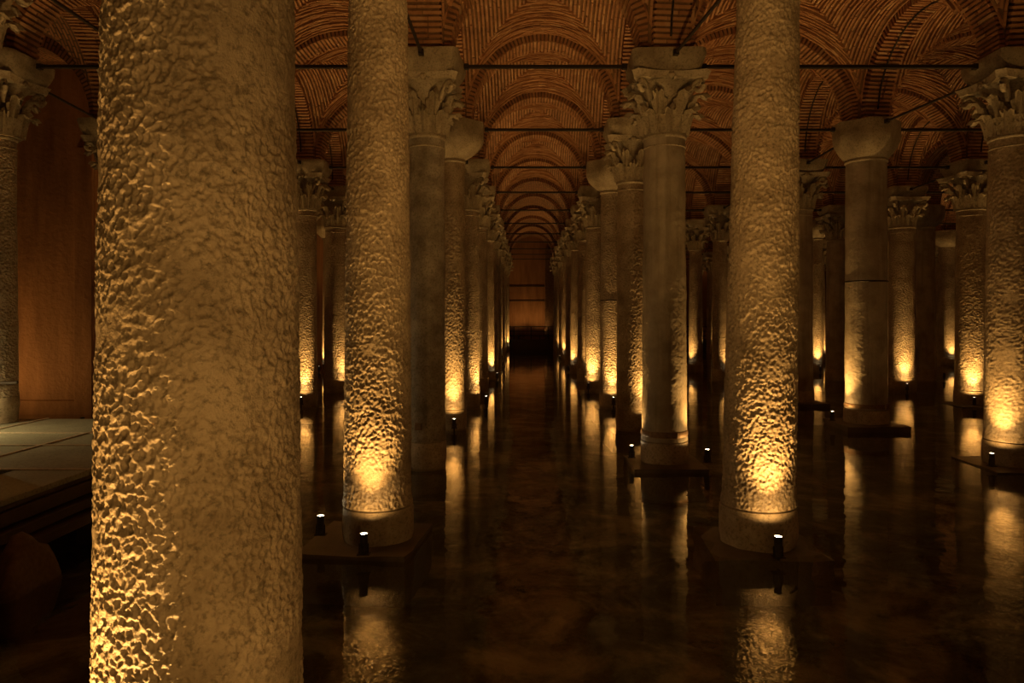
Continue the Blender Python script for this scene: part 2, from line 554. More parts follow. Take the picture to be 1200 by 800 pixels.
def arch(pa, pb, detail, cable=False):
    span = (pb - pa).length
    e = (pb - pa).normalized()
    n = Vector((-e.y, e.x, 0))
    mid = (pa + pb) / 2
    a, r = span / 2 - FOOT, rise_of(span)
    E, N, O = np.array(e), np.array(n), np.array((mid.x, mid.y, ZS))
    Z = np.array((0, 0, 1.0))
    def pt(th, rho, w):
        th, rho, w = np.broadcast_arrays(th, rho, w)
        return (O + (a + rho)[..., None] * np.sin(th)[..., None] * E + (r + rho)[..., None] * np.cos(th)[..., None] * Z
                + w[..., None] * N)
    # core
    K = 40
    th = np.linspace(-math.pi / 2, math.pi / 2, K + 1)
    hw = AW / 2
    rec = 0.04 if detail else 0.0
    P = np.stack([pt(th, 0.34, -hw + rec), pt(th, rec, -hw + rec), pt(th, rec, hw - rec), pt(th, 0.34, hw - rec)], 1).reshape(-1, 3)
    quads, uvs = [], []
    L = (a + r) / 2 * math.pi
    for k in range(K):
        for c in range(3):
            i = 4 * k + c
            quads.append((i, i + 1, i + 5, i + 4))
            s0, s1 = L * k / K, L * (k + 1) / K
            ww = ((0, 0.34), (0.34, 1.06), (1.06, 1.4))[c]
            uvs += [(ww[0], s0), (ww[1], s0), (ww[1], s1), (ww[0], s1)]
    me = mesh_np('arch', P, np.array(quads), uv=np.array(uvs))
    me.materials.append(M['mortar'] if detail else M['far_brick'])
    core = obj('arch', me, None, ceiling)
    if not detail:
        return core
    nc = int(L / 0.10)
    dth = math.pi / nc
    if detail == 2:            # every brick an object of its own
        ub = get_unit_brick()
        for k in range(nc):
            t0 = -math.pi / 2 + (k + 0.5) * dth
            cut = random.choice((-0.1, 0.0, 0.1))
            for (wa, wb) in ((-hw - 0.005, cut - 0.008), (cut + 0.008, hw + 0.005)):
                rad = Vector((0, 0, 0)) + e * (math.sin(t0)) + Vector((0, 0, math.cos(t0)))
                tan = e * math.cos(t0) - Vector((0, 0, math.sin(t0)))
                proud = random.uniform(-0.012, 0.012)
                c = pt(np.array(t0), np.array(0.14 + proud), np.array((wa + wb) / 2))
                o = bpy.data.objects.new('brick', ub)
                mt = Matrix((tan * (L / nc * random.uniform(0.48, 0.6)), n * (wb - wa), rad * 0.28)).transposed().to_4x4()
                mt.translation = Vector(c)
                link(o, core)
                o.matrix_local = mt
    else:
        k = np.arange(nc)
        los, his = [], []
        cut = RNG.choice([-0.1, 0.0, 0.1], nc)
        g = RNG.uniform(0.46, 0.62, nc)
        for side in (0, 1):
            t0 = -math.pi / 2 + (k + 0.5 - g / 2) * dth
            t1 = -math.pi / 2 + (k + 0.5 + g / 2) * dth
            wa = np.full(nc, -hw) if side == 0 else cut + 0.008
            wb = cut - 0.008 if side == 0 else np.full(nc, hw)
            pr = RNG.uniform(-0.012, 0.012, nc)
            los.append(np.stack([pt(t0, pr, wa), pt(t0, pr, wb), pt(t1, pr, wb), pt(t1, pr, wa)], 1))
            rb = np.full(nc, 0.30)
            his.append(np.stack([pt(t0, rb, wa), pt(t0, rb, wb), pt(t1, rb, wb), pt(t1, rb, wa)], 1))
        o = obj('brickwork', boxes_mesh('brickwork', np.concatenate(los), np.concatenate(his), M['brick']), None, core)
        o['kind'] = 'stuff'
    if cable:
        bm = bmesh.new()
        tt = np.linspace(-1.45, 1.45, 40)
        tube(bm, [tuple(p) for p in pt(tt, np.full(40, -0.02), np.full(40, 0.03))], 0.022, 6)
        obj('conduit', mesh_bm('conduit', bm, True), M['iron'], core)
    return core

def web(p00, p10, p11, p01, detail):
    """vault over the bay; u runs p00->p10, v runs p00->p01"""
    P = [np.array(p) for p in (p00, p10, p11, p01)]
    SU = ((p10 - p00).length + (p11 - p01).length) / 2
    SV = ((p01 - p00).length + (p11 - p10).length) / 2
    iu, iv = 1 - 2 * WEB / SU, 1 - 2 * WEB / SV
    rU = rise_of(SU) + 0.2     # arches spanning in u (on the v = +-1 sides)
    rV = rise_of(SV) + 0.2
    def surf(u, v):
        a, b = (1 + u * iu) / 2, (1 + v * iv) / 2
        xy = ((1 - a) * (1 - b))[..., None] * P[0] + (a * (1 - b))[..., None] * P[1] + (a * b)[..., None] * P[2] + ((1 - a) * b)[..., None] * P[3]
        w = (v * v + 0.05) / (u * u + v * v + 0.1)
        r = rU * w + rV * (1 - w)
        m = np.minimum(np.abs(u), np.abs(v))
        z = ZS + r * np.sqrt(np.clip(1 - m * m, 0, 1)) + 0.14 * (1 - np.maximum(np.abs(u), np.abs(v)) ** 2)
        xy = xy.copy(); xy[..., 2] = z
        return xy
    K = 28
    t = np.sin(np.linspace(-math.pi / 2, math.pi / 2, K + 1))
    U, V = np.meshgrid(t, t, indexing='ij')
    G = surf(U, V)
    if detail:
        G[..., 2] += 0.04
    idx = np.arange((K + 1) ** 2).reshape(K + 1, K + 1)
    q = np.stack([idx[:-1, :-1], idx[:-1, 1:], idx[1:, 1:], idx[1:, :-1]], -1).reshape(-1, 4)
    uu, vv = U.ravel()[q], V.ravel()[q]
    cu, cv = np.abs(uu.mean(1)), np.abs(vv.mean(1))
    tz = (cv >= cu)[:, None]
    arcU, arcV = np.arcsin(np.clip(uu, -1, 1)) * SU / 2, np.arcsin(np.clip(vv, -1, 1)) * SV / 2
    uv = np.stack([np.where(tz, arcU, arcV), np.where(tz, vv * SV / 2, uu * SU / 2)], -1)
    me = mesh_np('vault', G.reshape(-1, 3), q, uv=uv.reshape(-1, 2))
    me.materials.append(M['mortar'] if detail else M['far_brick'])
    o = obj('vault', me, None, ceiling)
    if not detail:
        return o
    los, his = [], []
    eu = np.array((p10 - p00).normalized()); ev = np.array((p01 - p00).normalized())
    for side in range(4):
        along_u = side < 2
        sg = -1 if side % 2 == 0 else 1
        half = (SV if along_u else SU) / 2 * (iv if along_u else iu)
        rad = (SU if along_u else SV) / 2
        nco = int(half / 0.098)
        dirn = eu if along_u else ev
        for c in range(nco):
            bw = random.uniform(0.38, 0.54)
            va, vb = 1 - (c + 0.2) / nco, 1 - (c + 0.2 + bw) / nco
            mx = math.asin(max(0.02, (va + vb) / 2))
            nb = max(1, int(2 * mx * rad / 0.32))
            jit = random.random() * 0.5
            ed = np.clip((np.arange(nb + 2) - jit) / nb, 0, 1) * 2 * mx - mx
            gap = 0.006 / rad
            ta, tb = ed[:-1] + gap, ed[1:] - gap
            ok = tb - ta > 0.02
            ta, tb = ta[ok], tb[ok]
            if len(ta) == 0: continue
            pr = np.clip(random.uniform(0.0, 0.05) + RNG.normal(0, 0.007, len(ta)), 0, 0.06)
            def corner(th, v, d):
                s_ = np.sin(th)
                vvv = np.full_like(s_, sg * v)
                p = surf(s_, vvv) if along_u else surf(vvv, s_)
                return p - d[:, None] * (np.sin(th)[:, None] * dirn + np.cos(th)[:, None] * np.array((0, 0, 1.0)))
            z0 = np.full(len(ta), -0.07)
            los.append(np.stack([corner(ta, va, pr), corner(ta, vb, pr), corner(tb, vb, pr), corner(tb, va, pr)], 1))
            his.append(np.stack([corner(ta, va, z0), corner(ta, vb, z0), corner(tb, vb, z0), corner(tb, va, z0)], 1))
    b = obj('brickwork', boxes_mesh('brickwork', np.concatenate(los), np.concatenate(his), M['brick']), None, o)
    b['kind'] = 'stuff'
    return o

DETAIL_ROWS = set('YZABCD')
J_ALL = list(range(JMIN - 1, JMAX + 2))
for ri, r in enumerate(ROWS):
    for j in J_ALL:
        p = grid(r, j)
        near = 0 <= j <= 5
        det = 1 if (near and r in DETAIL_ROWS) else 0
        if r == 'W' and j > 3: continue
        # transverse arch to the next row
        if ri + 1 < len(ROWS):
            r2 = ROWS[ri + 1]
            if not (r == 'W' and j > 3):
                d = det
                if r == 'B' and j == 1: d = 2 if det else 0
                arch(p, grid(r2, j), d)
        # longitudinal arch to the next column
        if j + 1 <= JMAX + 1:
            d = det
            if (r, j) in (('C', 1),): d = 2
            arch(p, grid(r, j + 1), d, cable=(r in 'BCDZ' and 0 <= j <= 3))
            if ri + 1 < len(ROWS):
                web(p, grid(ROWS[ri + 1], j), grid(ROWS[ri + 1], j + 1), grid(r, j + 1), 1 if det else 0)
        bm = bmesh.new(); bm_box(bm, p.x - 0.385, p.x + 0.385, p.y - 0.385, p.y + 0.385, ZS, ZS + 1.3)
        obj('springer', mesh_bm('springer', bm), M['mortar'], ceiling)

# ------------------------------------------------------------------ columns
def shaft_mesh(name, rb, rt, z0, z1, n, zs, disp=0.0, lumps=0.008, seed=0, cell=17.0, mask=0.5):
    th = np.linspace(0, 2 * math.pi, n, endpoint=False)
    zs = np.asarray(zs)
    T, Zz = np.meshgrid(th, zs)
    t = (Zz - z0) / (z1 - z0)
    R = rb + (rt - rb) * (0.35 * t + 0.65 * t * t)
    R = R + 0.018 * np.exp(-((Zz - z0) / 0.09) ** 2) + 0.02 * np.exp(-((Zz - z1) / 0.06) ** 2)
    p = np.stack([R * np.cos(T), R * np.sin(T), Zz], -1).reshape(-1, 3)
    R = R.ravel()
    R = R + lumps * (fbm(p * 2.2 + seed * 7.1, 3, seed) - 0.45)
    if disp > 0:
        w = np.stack([fbm(p * 10 + 3.3 * k + seed, 3, seed + k) for k in range(3)], 1) - 0.45
        pw = p + 0.075 * w
        f1, f2 = worley(pw * np.array((cell, cell, cell * 0.85)), seed)
        f1b, _ = worley(pw * cell * 2.1 + 5.0, seed + 5)
        mk = np.clip((fbm(p * 3.1 + 11, 4, seed + 9) - mask + 0.22) * 4.0, 0.12, 1)
        R = R + disp * mk * (np.clip(f1, 0, 0.8) - 0.45) + disp * 0.3 * mk * (f1b - 0.45)
    v = np.stack([R * np.cos(T.ravel()), R * np.sin(T.ravel()), Zz.ravel()], 1)
    m = len(zs)
    i = np.arange(m * n).reshape(m, n)
    q = np.stack([i[:-1], np.roll(i[:-1], -1, 1), np.roll(i[1:], -1, 1), i[1:]], -1).reshape(-1, 4)
    return mesh_np(name, v, q, smooth=True)

def base_mesh(rb, zb=0.0, zt=0.52):
    bm = bmesh.new()
    prof = [(rb * 1.00, -0.4), (rb * 1.04, zb), (rb * 1.075, zb + 0.05), (rb * 1.08, zb + 0.15), (rb * 1.06, zt - 0.06), (rb * 1.045, zt - 0.025),
            (rb * 0.985, zt - 0.012), (rb * 0.985, zt + 0.01)]
    lathe(bm, prof, 56)
    for v in bm.verts:
        if -0.3 < v.co.z < zt - 0.03:
            a = math.atan2(v.co.y, v.co.x)
            s = 1 + 0.010 * math.sin(3 * a + 1) + 0.006 * math.sin(7 * a + 2 + 9 * v.co.z)
            v.co.x *= s; v.co.y *= s
            v.co.z += 0.012 * math.sin(4 * a + 0.5)
    return mesh_bm('base', bm, True, 40)

def plinth_mesh(hx, hy, top=0.08, seed=0):
    rnd = random.Random(seed)
    bm = bmesh.new(); bm_box(bm, -hx, hx, -hy, hy, -0.6, top)
    bmesh.ops.subdivide_edges(bm, edges=bm.edges[:], cuts=4, use_grid_fill=True)
    for v in bm.verts:
        v.co += Vector((rnd.uniform(-1, 1), rnd.uniform(-1, 1), rnd.uniform(-1, 1) * 0.5)) * 0.022
        if v.co.z > top - 0.05 and max(abs(v.co.x) / hx, abs(v.co.y) / hy) > 0.93:
            v.co.z -= 0.025
    return mesh_bm('plinth', bm, True, 50)

def ring_mesh(name, r, z, h, out):
    bm = bmesh.new()
    lathe(bm, [(r - 0.02, z - h / 2 - 0.01), (r + out * 0.6, z - h / 2), (r + out, z - h / 4), (r + out, z + h / 4), (r + out * 0.6, z + h / 2), (r - 0.02, z + h / 2 + 0.01)], 48, False)
    return mesh_bm(name, bm, True, 50)

# ---- Corinthian capital pieces, unit: bottom at z=0, height 1.12 of bell, bell bottom radius 0.37
def leaf_grid(h, wid, r0, r1, curl):
    nu, nv = 8, 10
    rows = []
    for b in range(nv + 1):
        t = b / nv
        if t < 0.72:
            s = t / 0.72
            z = h * s * 0.97
            r = r0 + (r1 - r0) * s ** 1.6 + 0.025
        else:
            s = (t - 0.72) / 0.28
            ang = s * math.pi * 0.95
            z = h * 0.97 + curl * 0.55 * math.sin(ang) - 0.05 * s * s * h * 0.6
            r = r1 + 0.025 + curl * (1 - math.cos(ang)) * 0.62
        w = wid * (0.78 + 0.35 * math.sin(math.pi * min(1, t * 1.05)) - 0.42 * max(0, t - 0.7) / 0.3)
        lob = 1 + 0.26 * math.cos(t * math.pi * 7)
        row = []
        for a in range(nu + 1):
            x = (a / nu - 0.5) * 2
            ww = w * x * (lob if abs(x) > 0.6 else 1)
            bulge = 0.04 * math.cos(x * math.pi * 2.0) * (0.4 + t) + 0.04 * (1 - abs(x))
            row.append((r + bulge - 0.03 * abs(x) ** 2, ww, z - 0.06 * abs(x) * (t > 0.6)))
        rows.append(row)
    return rows

def leaf_bm(bm, h, wid, r0, r1, curl, rot=0.0, zoff=0.0):
    rows = leaf_grid(h, wid, r0, r1, curl)
    c, s = math.cos(rot), math.sin(rot)
    def mk(off):
        out = []
        for row in rows:
            o = []
            for (r, w, z) in row:
                r -= off
                o.append(bm.verts.new((r * c - w * s, r * s + w * c, z + zoff)))
            out.append(o)
        return out
    A, B = mk(0.0), mk(0.035)
    nv, nu = len(A) - 1, len(A[0]) - 1
    for i in range(nv):
        for k in range(nu):
            bm.faces.new((A[i][k], A[i][k + 1], A[i + 1][k + 1], A[i + 1][k]))
            bm.faces.new((B[i][k + 1], B[i][k], B[i + 1][k], B[i + 1][k + 1]))
    for i in range(nv):
        bm.faces.new((A[i][0], A[i + 1][0], B[i + 1][0], B[i][0]))
        bm.faces.new((A[i + 1][nu], A[i][nu], B[i][nu], B[i + 1][nu]))
    for k in range(nu):
        bm.faces.new((A[nv][k], A[nv][k + 1], B[nv][k + 1], B[nv][k]))

def bell_bm(bm):
    lathe(bm, [(0.40, -0.02), (0.40, 0.03), (0.365, 0.06), (0.35, 0.4), (0.37, 0.65), (0.43, 0.85), (0.55, 0.97), (0.60, 1.0)], 32)

def volute_bm(bm, rot):
    pts, rr = [], []
    c, s = math.cos(rot), math.sin(rot)
    path = []
    for k in range(8):
        t = k / 7
        path.append((0.44 + 0.24 * t ** 1.4, 0.60 + 0.34 * t))
    cx, cz = 0.68, 0.83
    for k in range(1, 18):
        a = math.pi / 2 - k * 0.5
        q = 0.11 * (1 - k / 22)
        path.append((cx + 0.03 + q * math.cos(a), cz + q * math.sin(a)))
    for i, (r, z) in enumerate(path):
        pts.append((r * c, r * s, z))
        rr.append(0.055 if i < 8 else 0.055 * (1 - 0.5 * (i - 8) / 17))
    tube(bm, pts, rr, 6)

def abacus_bm(bm, hw=0.66, z0=0.97, z1=1.10, conc=0.12, cut=0.12, grow=0.05):
    out = []
    for z, g in ((z0, 0.0), (z0 + 0.5 * (z1 - z0), grow * 0.3), (z1, grow)):
        ring = []
        for side in range(4):
            for k in range(9):
                t = -1 + 2 * k / 8
                x = t * (hw + g - cut)
                y = -(hw + g - conc * (1 - t * t))
                a = side * math.pi / 2
                ring.append(bm.verts.new((x * math.cos(a) - y * math.sin(a), x * math.sin(a) + y * math.cos(a), z)))
        out.append(ring)
    n = len(out[0])
    for a, b in zip(out[:-1], out[1:]):
        for k in range(n):
            bm.faces.new((a[k], a[(k + 1) % n], b[(k + 1) % n], b[k]))
    bm.faces.new(out[0][::-1]); bm.faces.new(out[-1])

def boss_bm(bm, rot):
    c, s = math.cos(rot), math.sin(rot)
    nb = bmesh.ops.create_icosphere(bm, subdivisions=2, radius=0.075)
    for v in nb['verts']:
        x, y, z = v.co
        f = 1 + 0.15 * math.cos(6 * math.atan2(z, y))
        r, w, zz = 0.57 + x * 0.7, y * f, 1.02 + z * f
        v.co = (r * c - w * s, r * s + w * c, zz)

def impost_mesh(seed, hb=0.56, ht=0.70, z0=0.0, z1=0.42):
    rnd = random.Random(seed)
    bm = bmesh.new()
    rings = []
    for t in np.linspace(0, 1, 7):
        h = hb + (ht - hb) * math.sin(t * math.pi / 2) ** 0.8
        cut = 0.09
        ring = []
        pts = []
        for side in range(4):
            for k in range(7):
                tt = -1 + k / 3
                pts.append((side, tt))
        for side, tt in pts:
            x, y, a = tt * (h - cut), -h, side * math.pi / 2
            ring.append(bm.verts.new((x * math.cos(a) - y * math.sin(a) + rnd.uniform(-.014, .014), x * math.sin(a) + y * math.cos(a) + rnd.uniform(-.014, .014),
                                      z0 + (z1 - z0) * t + (rnd.uniform(-.02, .02) if 0 < t < 1 else 0))))
        rings.append(ring)
    n = len(rings[0])
    for a, b in zip(rings[:-1], rings[1:]):
        for k in range(n):
            bm.faces.new((a[k], a[(k + 1) % n], b[(k + 1) % n], b[k]))
    bm.faces.new(rings[0][::-1]); bm.faces.new(rings[-1])
    return mesh_bm('impost', bm, True, 45)

def block_capital_mesh(seed, rb):
    """rough cushion block: round below, square with cut corners above; height 0.95"""
    rnd = random.Random(seed)
    bm = bmesh.new()
    rings = []
    N = 40
    for t in np.linspace(0, 1, 9):
        k = min(1, t / 0.62)
        half = rb * 1.05 + (0.80 - rb * 1.05) * (math.sin(k * math.pi / 2) ** 0.85)
        sq = min(1, t * 1.8)
        ring = []
        for i in range(N):
            a = 2 * math.pi * i / N
            ca, sa = math.cos(a), math.sin(a)
            m = max(abs(ca), abs(sa))
            oct_ = min(1 / m, 1.32 / (abs(ca) + abs(sa)) * 1.0 if (abs(ca) + abs(sa)) > 0 else 1)
            r = half * ((1 - sq) + sq * oct_)
            r += rnd.uniform(-.012, .012) * (0.3 + t)
            ring.append(bm.verts.new((r * ca, r * sa, 0.95 * t)))
        rings.append(ring)
    for a, b in zip(rings[:-1], rings[1:]):
        for k in range(N):
            bm.faces.new((a[k], a[(k + 1) % N], b[(k + 1) % N], b[k]))
    bm.faces.new(rings[0][::-1]); bm.faces.new(rings[-1])
    return mesh_bm('capital', bm, True, 35)

CAPM = {}
def cap_meshes():
    if CAPM: return CAPM
    bm = bmesh.new(); bell_bm(bm); CAPM['bell'] = mesh_bm('capital', bm, True, 50)
    bm = bmesh.new(); leaf_bm(bm, 0.40, 0.125, 0.38, 0.43, 0.17); CAPM['leaf_low'] = mesh_bm('leaf', bm, True, 60)
    bm = bmesh.new(); leaf_bm(bm, 0.72, 0.115, 0.36, 0.50, 0.19); CAPM['leaf_high'] = mesh_bm('leaf', bm, True, 60)
    bm = bmesh.new(); volute_bm(bm, 0); CAPM['volute'] = mesh_bm('volute', bm, True)
    bm = bmesh.new(); abacus_bm(bm); CAPM['abacus'] = mesh_bm('abacus', bm, True, 40)
    bm = bmesh.new(); boss_bm(bm, 0); CAPM['boss'] = mesh_bm('boss', bm, True)
    bm = bmesh.new(); bell_bm(bm); abacus_bm(bm)
    for k in range(8):
        leaf_bm(bm, 0.40, 0.125, 0.38, 0.43, 0.17, k * math.pi / 4)
        leaf_bm(bm, 0.72, 0.115, 0.36, 0.50, 0.19, (k + 0.5) * math.pi / 4)
    for k in range(4):
        volute_bm(bm, (k + 0.5) * math.pi / 2); boss_bm(bm, k * math.pi / 2)
    CAPM['joined'] = mesh_bm('capital', bm, True, 50)
    for m_ in CAPM.values():
        m_.materials.append(M['capital'])
    return CAPM

IMPOSTS = [impost_mesh(s) for s in range(3)]
for m_ in IMPOSTS: m_.materials.append(M['impost'])

ORD = ['', 'first', 'second', 'third', 'fourth', 'fifth', 'sixth', 'seventh', 'eighth', 'ninth', 'tenth', 'eleventh', 'twelfth', 'thirteenth']
ROWTXT = dict(W='row against the plaster walls', Y='row crossing the platform', Z='row between platform and aisle', A='aisle row on platform side',
              B='aisle row opposite the platform', C='first row beyond the aisle', D='second row beyond the aisle', E='third row beyond the aisle',
              F='fourth row beyond the aisle', G='fifth row beyond the aisle')
LABEL = {
    ('A', -1): 'massive foreground column with deeply pitted honey coloured stone',
    ('A', 0): 'pitted column with hot uplit foot and two lamps, in front of the mottled grey column',
    ('B', 0): 'slightly leaning pitted column with bright scaly uplit foot and one lamp',
    ('A', 1): 'mottled unlit grey column with leafy capital behind the uplit pitted one',
    ('B', 1): 'smooth column with iron strap at its foot and crisp leafy capital',
    ('C', 1): 'broad pitted column lit up its flank, leafy capital with gilded light',
    ('C', 2): 'smooth column with plain block capital, two iron bands and stepped plinth',
    ('A', 2): 'pitted uplit column with plain rounded block capital along the aisle',
    ('B', 2): 'pitted uplit column directly behind the iron-strapped smooth column',
    ('B', 3): 'pitted aisle column with plain block capital and thin iron band',
    ('Y', 1): 'pale column standing on the walkway slabs before the plaster wall',
    ('D', 3): 'uplit column between the banded block-capital column and the broad pitted one',
    ('D', 4): 'uplit leafy-capital column just behind the banded block-capital column',
    ('C', 3): 'dark column on a broad plinth beside the leaning pitted column',
}
BLOCKCAP = {('A', 0), ('B', 0), ('C', 2), ('A', 2), ('B', 3), ('D', 6)}
SMOOTH = {('A', 1), ('B', 1), ('C', 2), ('C', 3), ('E', 5), ('D', 5)}
def is_block(row, j):
    if (row, j) in BLOCKCAP: return True
    rnd = random.Random(ord(row) * 31 + j * 7)
    rnd.choice((0.36, 0.40, 0.44))
    return (row, j) not in LABEL and rnd.random() < 0.15
_shared = {}
def shared_shaft(kind, rb, rt, z1):
    key = (kind, round(rb, 2), round(rt, 2), round(z1, 2))
    if key not in _shared:
        zs = np.linspace(0.52, z1, 60)
        me = shaft_mesh('shaft', rb, rt, 0.52, z1, 48, zs, 0.0, 0.03, seed=len(_shared) + 3)
        me.materials.append(M['smooth' if kind == 's' else 'pitted'])
        _shared[key] = me
    return _shared[key]
_bases, _plinths, _rings = {}, {}, {}

def column(row, j):
    s = SPEC.get((row, j), {})
    key = (row, j)
    base = Vector((s.get('x', ROWX[row]), s.get('y', depth(j)), 0))
    rnd = random.Random(hash(row + str(j)) % 1000 if False else (ord(row) * 31 + j * 7))
    rb = s.get('rb', rnd.choice((0.36, 0.40, 0.44)))
    rt = s.get('rt', rb * 0.9)
    blk = is_block(row, j)
    if key not in BLOCKCAP and key not in LABEL: rnd.random()
    near = (j <= 4)
    name = 'column'
    lab = LABEL.get(key) or 'column with %s capital, %s from end wall, in %s' % ('plain block' if blk else 'leafy', ORD[JMAX + 1 - j], ROWTXT[row])
    t = empty(name, base)
    tag(t, lab, 'column', 'columns of the cistern', kind='thing')
    lean = s.get('lean', 0.0)
    zcap = (ZS - 0.42 - 1.10 if not blk else ZS - s.get('caph', 0.95)) - 0.002
    # plinth and base
    top = {('B', 1): 0.10, ('C', 2): 0.16, ('C', 3): 0.14, ('A', 0): 0.08, ('B', 0): 0.02, ('C', 1): 0.05, ('D', 3): 0.05}.get(key, -0.04)
    hs = rb * 1.55 + (0.04 if key in (('A', 0), ('B', 0)) else 0.0)
    if row == 'Y' and j in (-1, 0, 1):
        bz = 0.85
    else:
        bz = 0.0
        pk = (round(hs, 1), top)
        if pk not in _plinths:
            _plinths[pk] = plinth_mesh(pk[0], pk[0], top, len(_plinths)); _plinths[pk].materials.append(M['plinth'])
        o = obj('plinth', _plinths[pk], None, t)
        o.rotation_euler.z = rnd.uniform(-0.12, 0.12)
        if key == ('A', 0): o.location.x = -0.14
        PLINTH[key] = (base + o.location, o.rotation_euler.z, pk[0] + 0.05, top)
    bk = round(rb, 2)
    if bk not in _bases:
        _bases[bk] = base_mesh(rb, 0.08); _bases[bk].materials.append(M['pitted_fine'])
    o = obj('base', _bases[bk], None, t)
    if bz:
        o.scale.z = 0.52 / 0.92
        o.location.z = bz + 0.006 + 0.4 * o.scale.z
    # shaft
    if key == ('A', -1):
        zz = np.concatenate([np.linspace(0.52, 1.0, 16, endpoint=False), np.linspace(1.0, 4.75, 740, endpoint=False), np.linspace(4.75, zcap, 40)])
        me = shaft_mesh('shaft', rb, rt, 0.52, zcap, 600, zz, 0.024, 0.016, 2, 31.0, 0.42)
        me.materials.append(M['pitted_fine'])
    elif key in (('A', 0), ('B', 0)):
        me = shaft_mesh('shaft', rb, rt, 0.52, zcap, 280, np.linspace(0.52, zcap, 680), 0.036, 0.02, 4 + (row == 'B'), 23.0, 0.42)
        me.materials.append(M['pitted_fine'])
    elif key in (('C', 1), ('D', 3), ('A', 2), ('B', 2)):
        me = shaft_mesh('shaft', rb, rt, 0.52, zcap, 140, np.linspace(0.52, zcap, 340), 0.024, 0.02, 6 + j + ord(row), 22.0, 0.40)
        me.materials.append(M['pitted_fine'])
    elif key in (('A', 1), ('B', 1), ('C', 2)):
        me = shaft_mesh('shaft', rb, rt, 0.52, zcap, 96, np.linspace(0.52, zcap, 200), 0.014, 0.03, 6 + j + ord(row), 18.0, 0.5)
        me.materials.append(M['mottled' if row == 'A' else 'smooth'])
    else:
        me = shared_shaft('s' if key in SMOOTH else 'p', rb, rt, zcap)
    sh = obj('shaft', me, None, t)
    if bz:
        sh.location.z = bz
        sh.scale.z = (zcap - 0.52 - bz) / (zcap - 0.52)
        zb_ = bz + 0.006 + 0.92 * 0.52 / 0.92 - 0.008
        sh.scale.z = (zcap - zb_) / (zcap - 0.52)
        sh.location.z = zb_ - 0.52 * sh.scale.z
    if lean:
        mt = Matrix.Identity(4); mt[0][2] = lean / ZS
        me.transform(mt)
    # rings
    def ring(nm, r, z, h, out, mat):
        k = (nm, round(r, 2), round(z, 2))
        if k not in _rings:
            _rings[k] = ring_mesh(nm, r, z, h, out); _rings[k].materials.append(M[mat])
        return obj(nm, _rings[k], None, t)
    if j <= 6:
        ring('neck_ring', rt, zcap - 0.05, 0.07, 0.035, 'capital')
        if not blk and j <= 4: ring('neck_ring', rt, zcap - 0.24, 0.03, 0.02, 'capital')
    if key in (('B', 1), ('C', 2)):
        st = ring('strap', rb, 0.60 if key[0] == 'C' else 0.66, 0.11, 0.024, 'rust')
        bm = bmesh.new(); bm_box(bm, -0.07, 0.07, -0.03, 0.03, -0.06, 0.06, 0.012)
        bk_ = obj('buckle', mesh_bm('buckle', bm), M['rust'], st)
        a = math.radians(-78 if key[0] == 'B' else -55)
        bk_.location = ((rb + 0.04) * math.cos(a), (rb + 0.04) * math.sin(a), 0.66 if key[0] == 'B' else 0.60)
        bk_.rotation_euler.z = a + math.pi / 2
    if key in (('C', 2), ('B', 3)):
        ring('iron_band', rb * 0.985, 3.85 if key[0] == 'C' else 3.45, 0.035, 0.02, 'iron')
    if key == ('A', 1):
        bm = bmesh.new(); bm_box(bm, -0.07, 0.07, -0.03, 0.03, -0.07, 0.07, 0.01)
        o = obj('metal_plug', mesh_bm('metal_plug', bm), M['rust'], t)
        a = math.radians(-108)
        o.location = ((rb - 0.01) * math.cos(a), (rb - 0.01) * math.sin(a), 0.82); o.rotation_euler.z = a + math.pi / 2
    # capital
    cs = rt / 0.37
    if blk:
        me = block_capital_mesh(j + ord(row), rt); me.materials.append(M['impost'])
        cp = obj('capital', me, None, t, (lean, 0, zcap))
        cp.scale.z = s.get('caph', 0.95) / 0.95
        cp['label'] = 'plain rough block capital'
    else:
        C = cap_meshes()
        sc_ = max(0.92, min(1.12, cs))
        if near and row in 'YZABCD':
            cp = obj('capital', C['bell'], None, t, (lean, 0, zcap))
            for k in range(8):
                o = obj('leaf', C['leaf_low'], None, cp); o.rotation_euler.z = k * math.pi / 4
                o = obj('leaf', C['leaf_high'], None, cp); o.rotation_euler.z = (k + 0.5) * math.pi / 4
            for k in range(4):
                o = obj('volute', C['volute'], None, cp); o.rotation_euler.z = (k + 0.5) * math.pi / 2
                o = obj('boss', C['boss'], None, cp); o.rotation_euler.z = k * math.pi / 2
            obj('abacus', C['abacus'], None, cp)
        else:
            cp = obj('capital', C['joined'], None, t, (lean, 0, zcap))
        cp.scale = (sc_, sc_, 1.0)
        cp.rotation_euler.z = rnd.uniform(-0.06, 0.06)
        cp['label'] = 'carved acanthus leaf capital'
        o = obj('impost', IMPOSTS[rnd.randrange(3)], None, t, (lean, 0, ZS - 0.422))
        o.rotation_euler.z = rnd.uniform(-0.05, 0.05)
    return t

PRESENT = []
PLINTH = {}
for r in ROWS:
    for j in range(JMIN, JMAX + 1):
        if r == 'W' or (r == 'B' and j < 0): continue
        PRESENT.append((r, j))
for r, j in PRESENT:
    column(r, j)

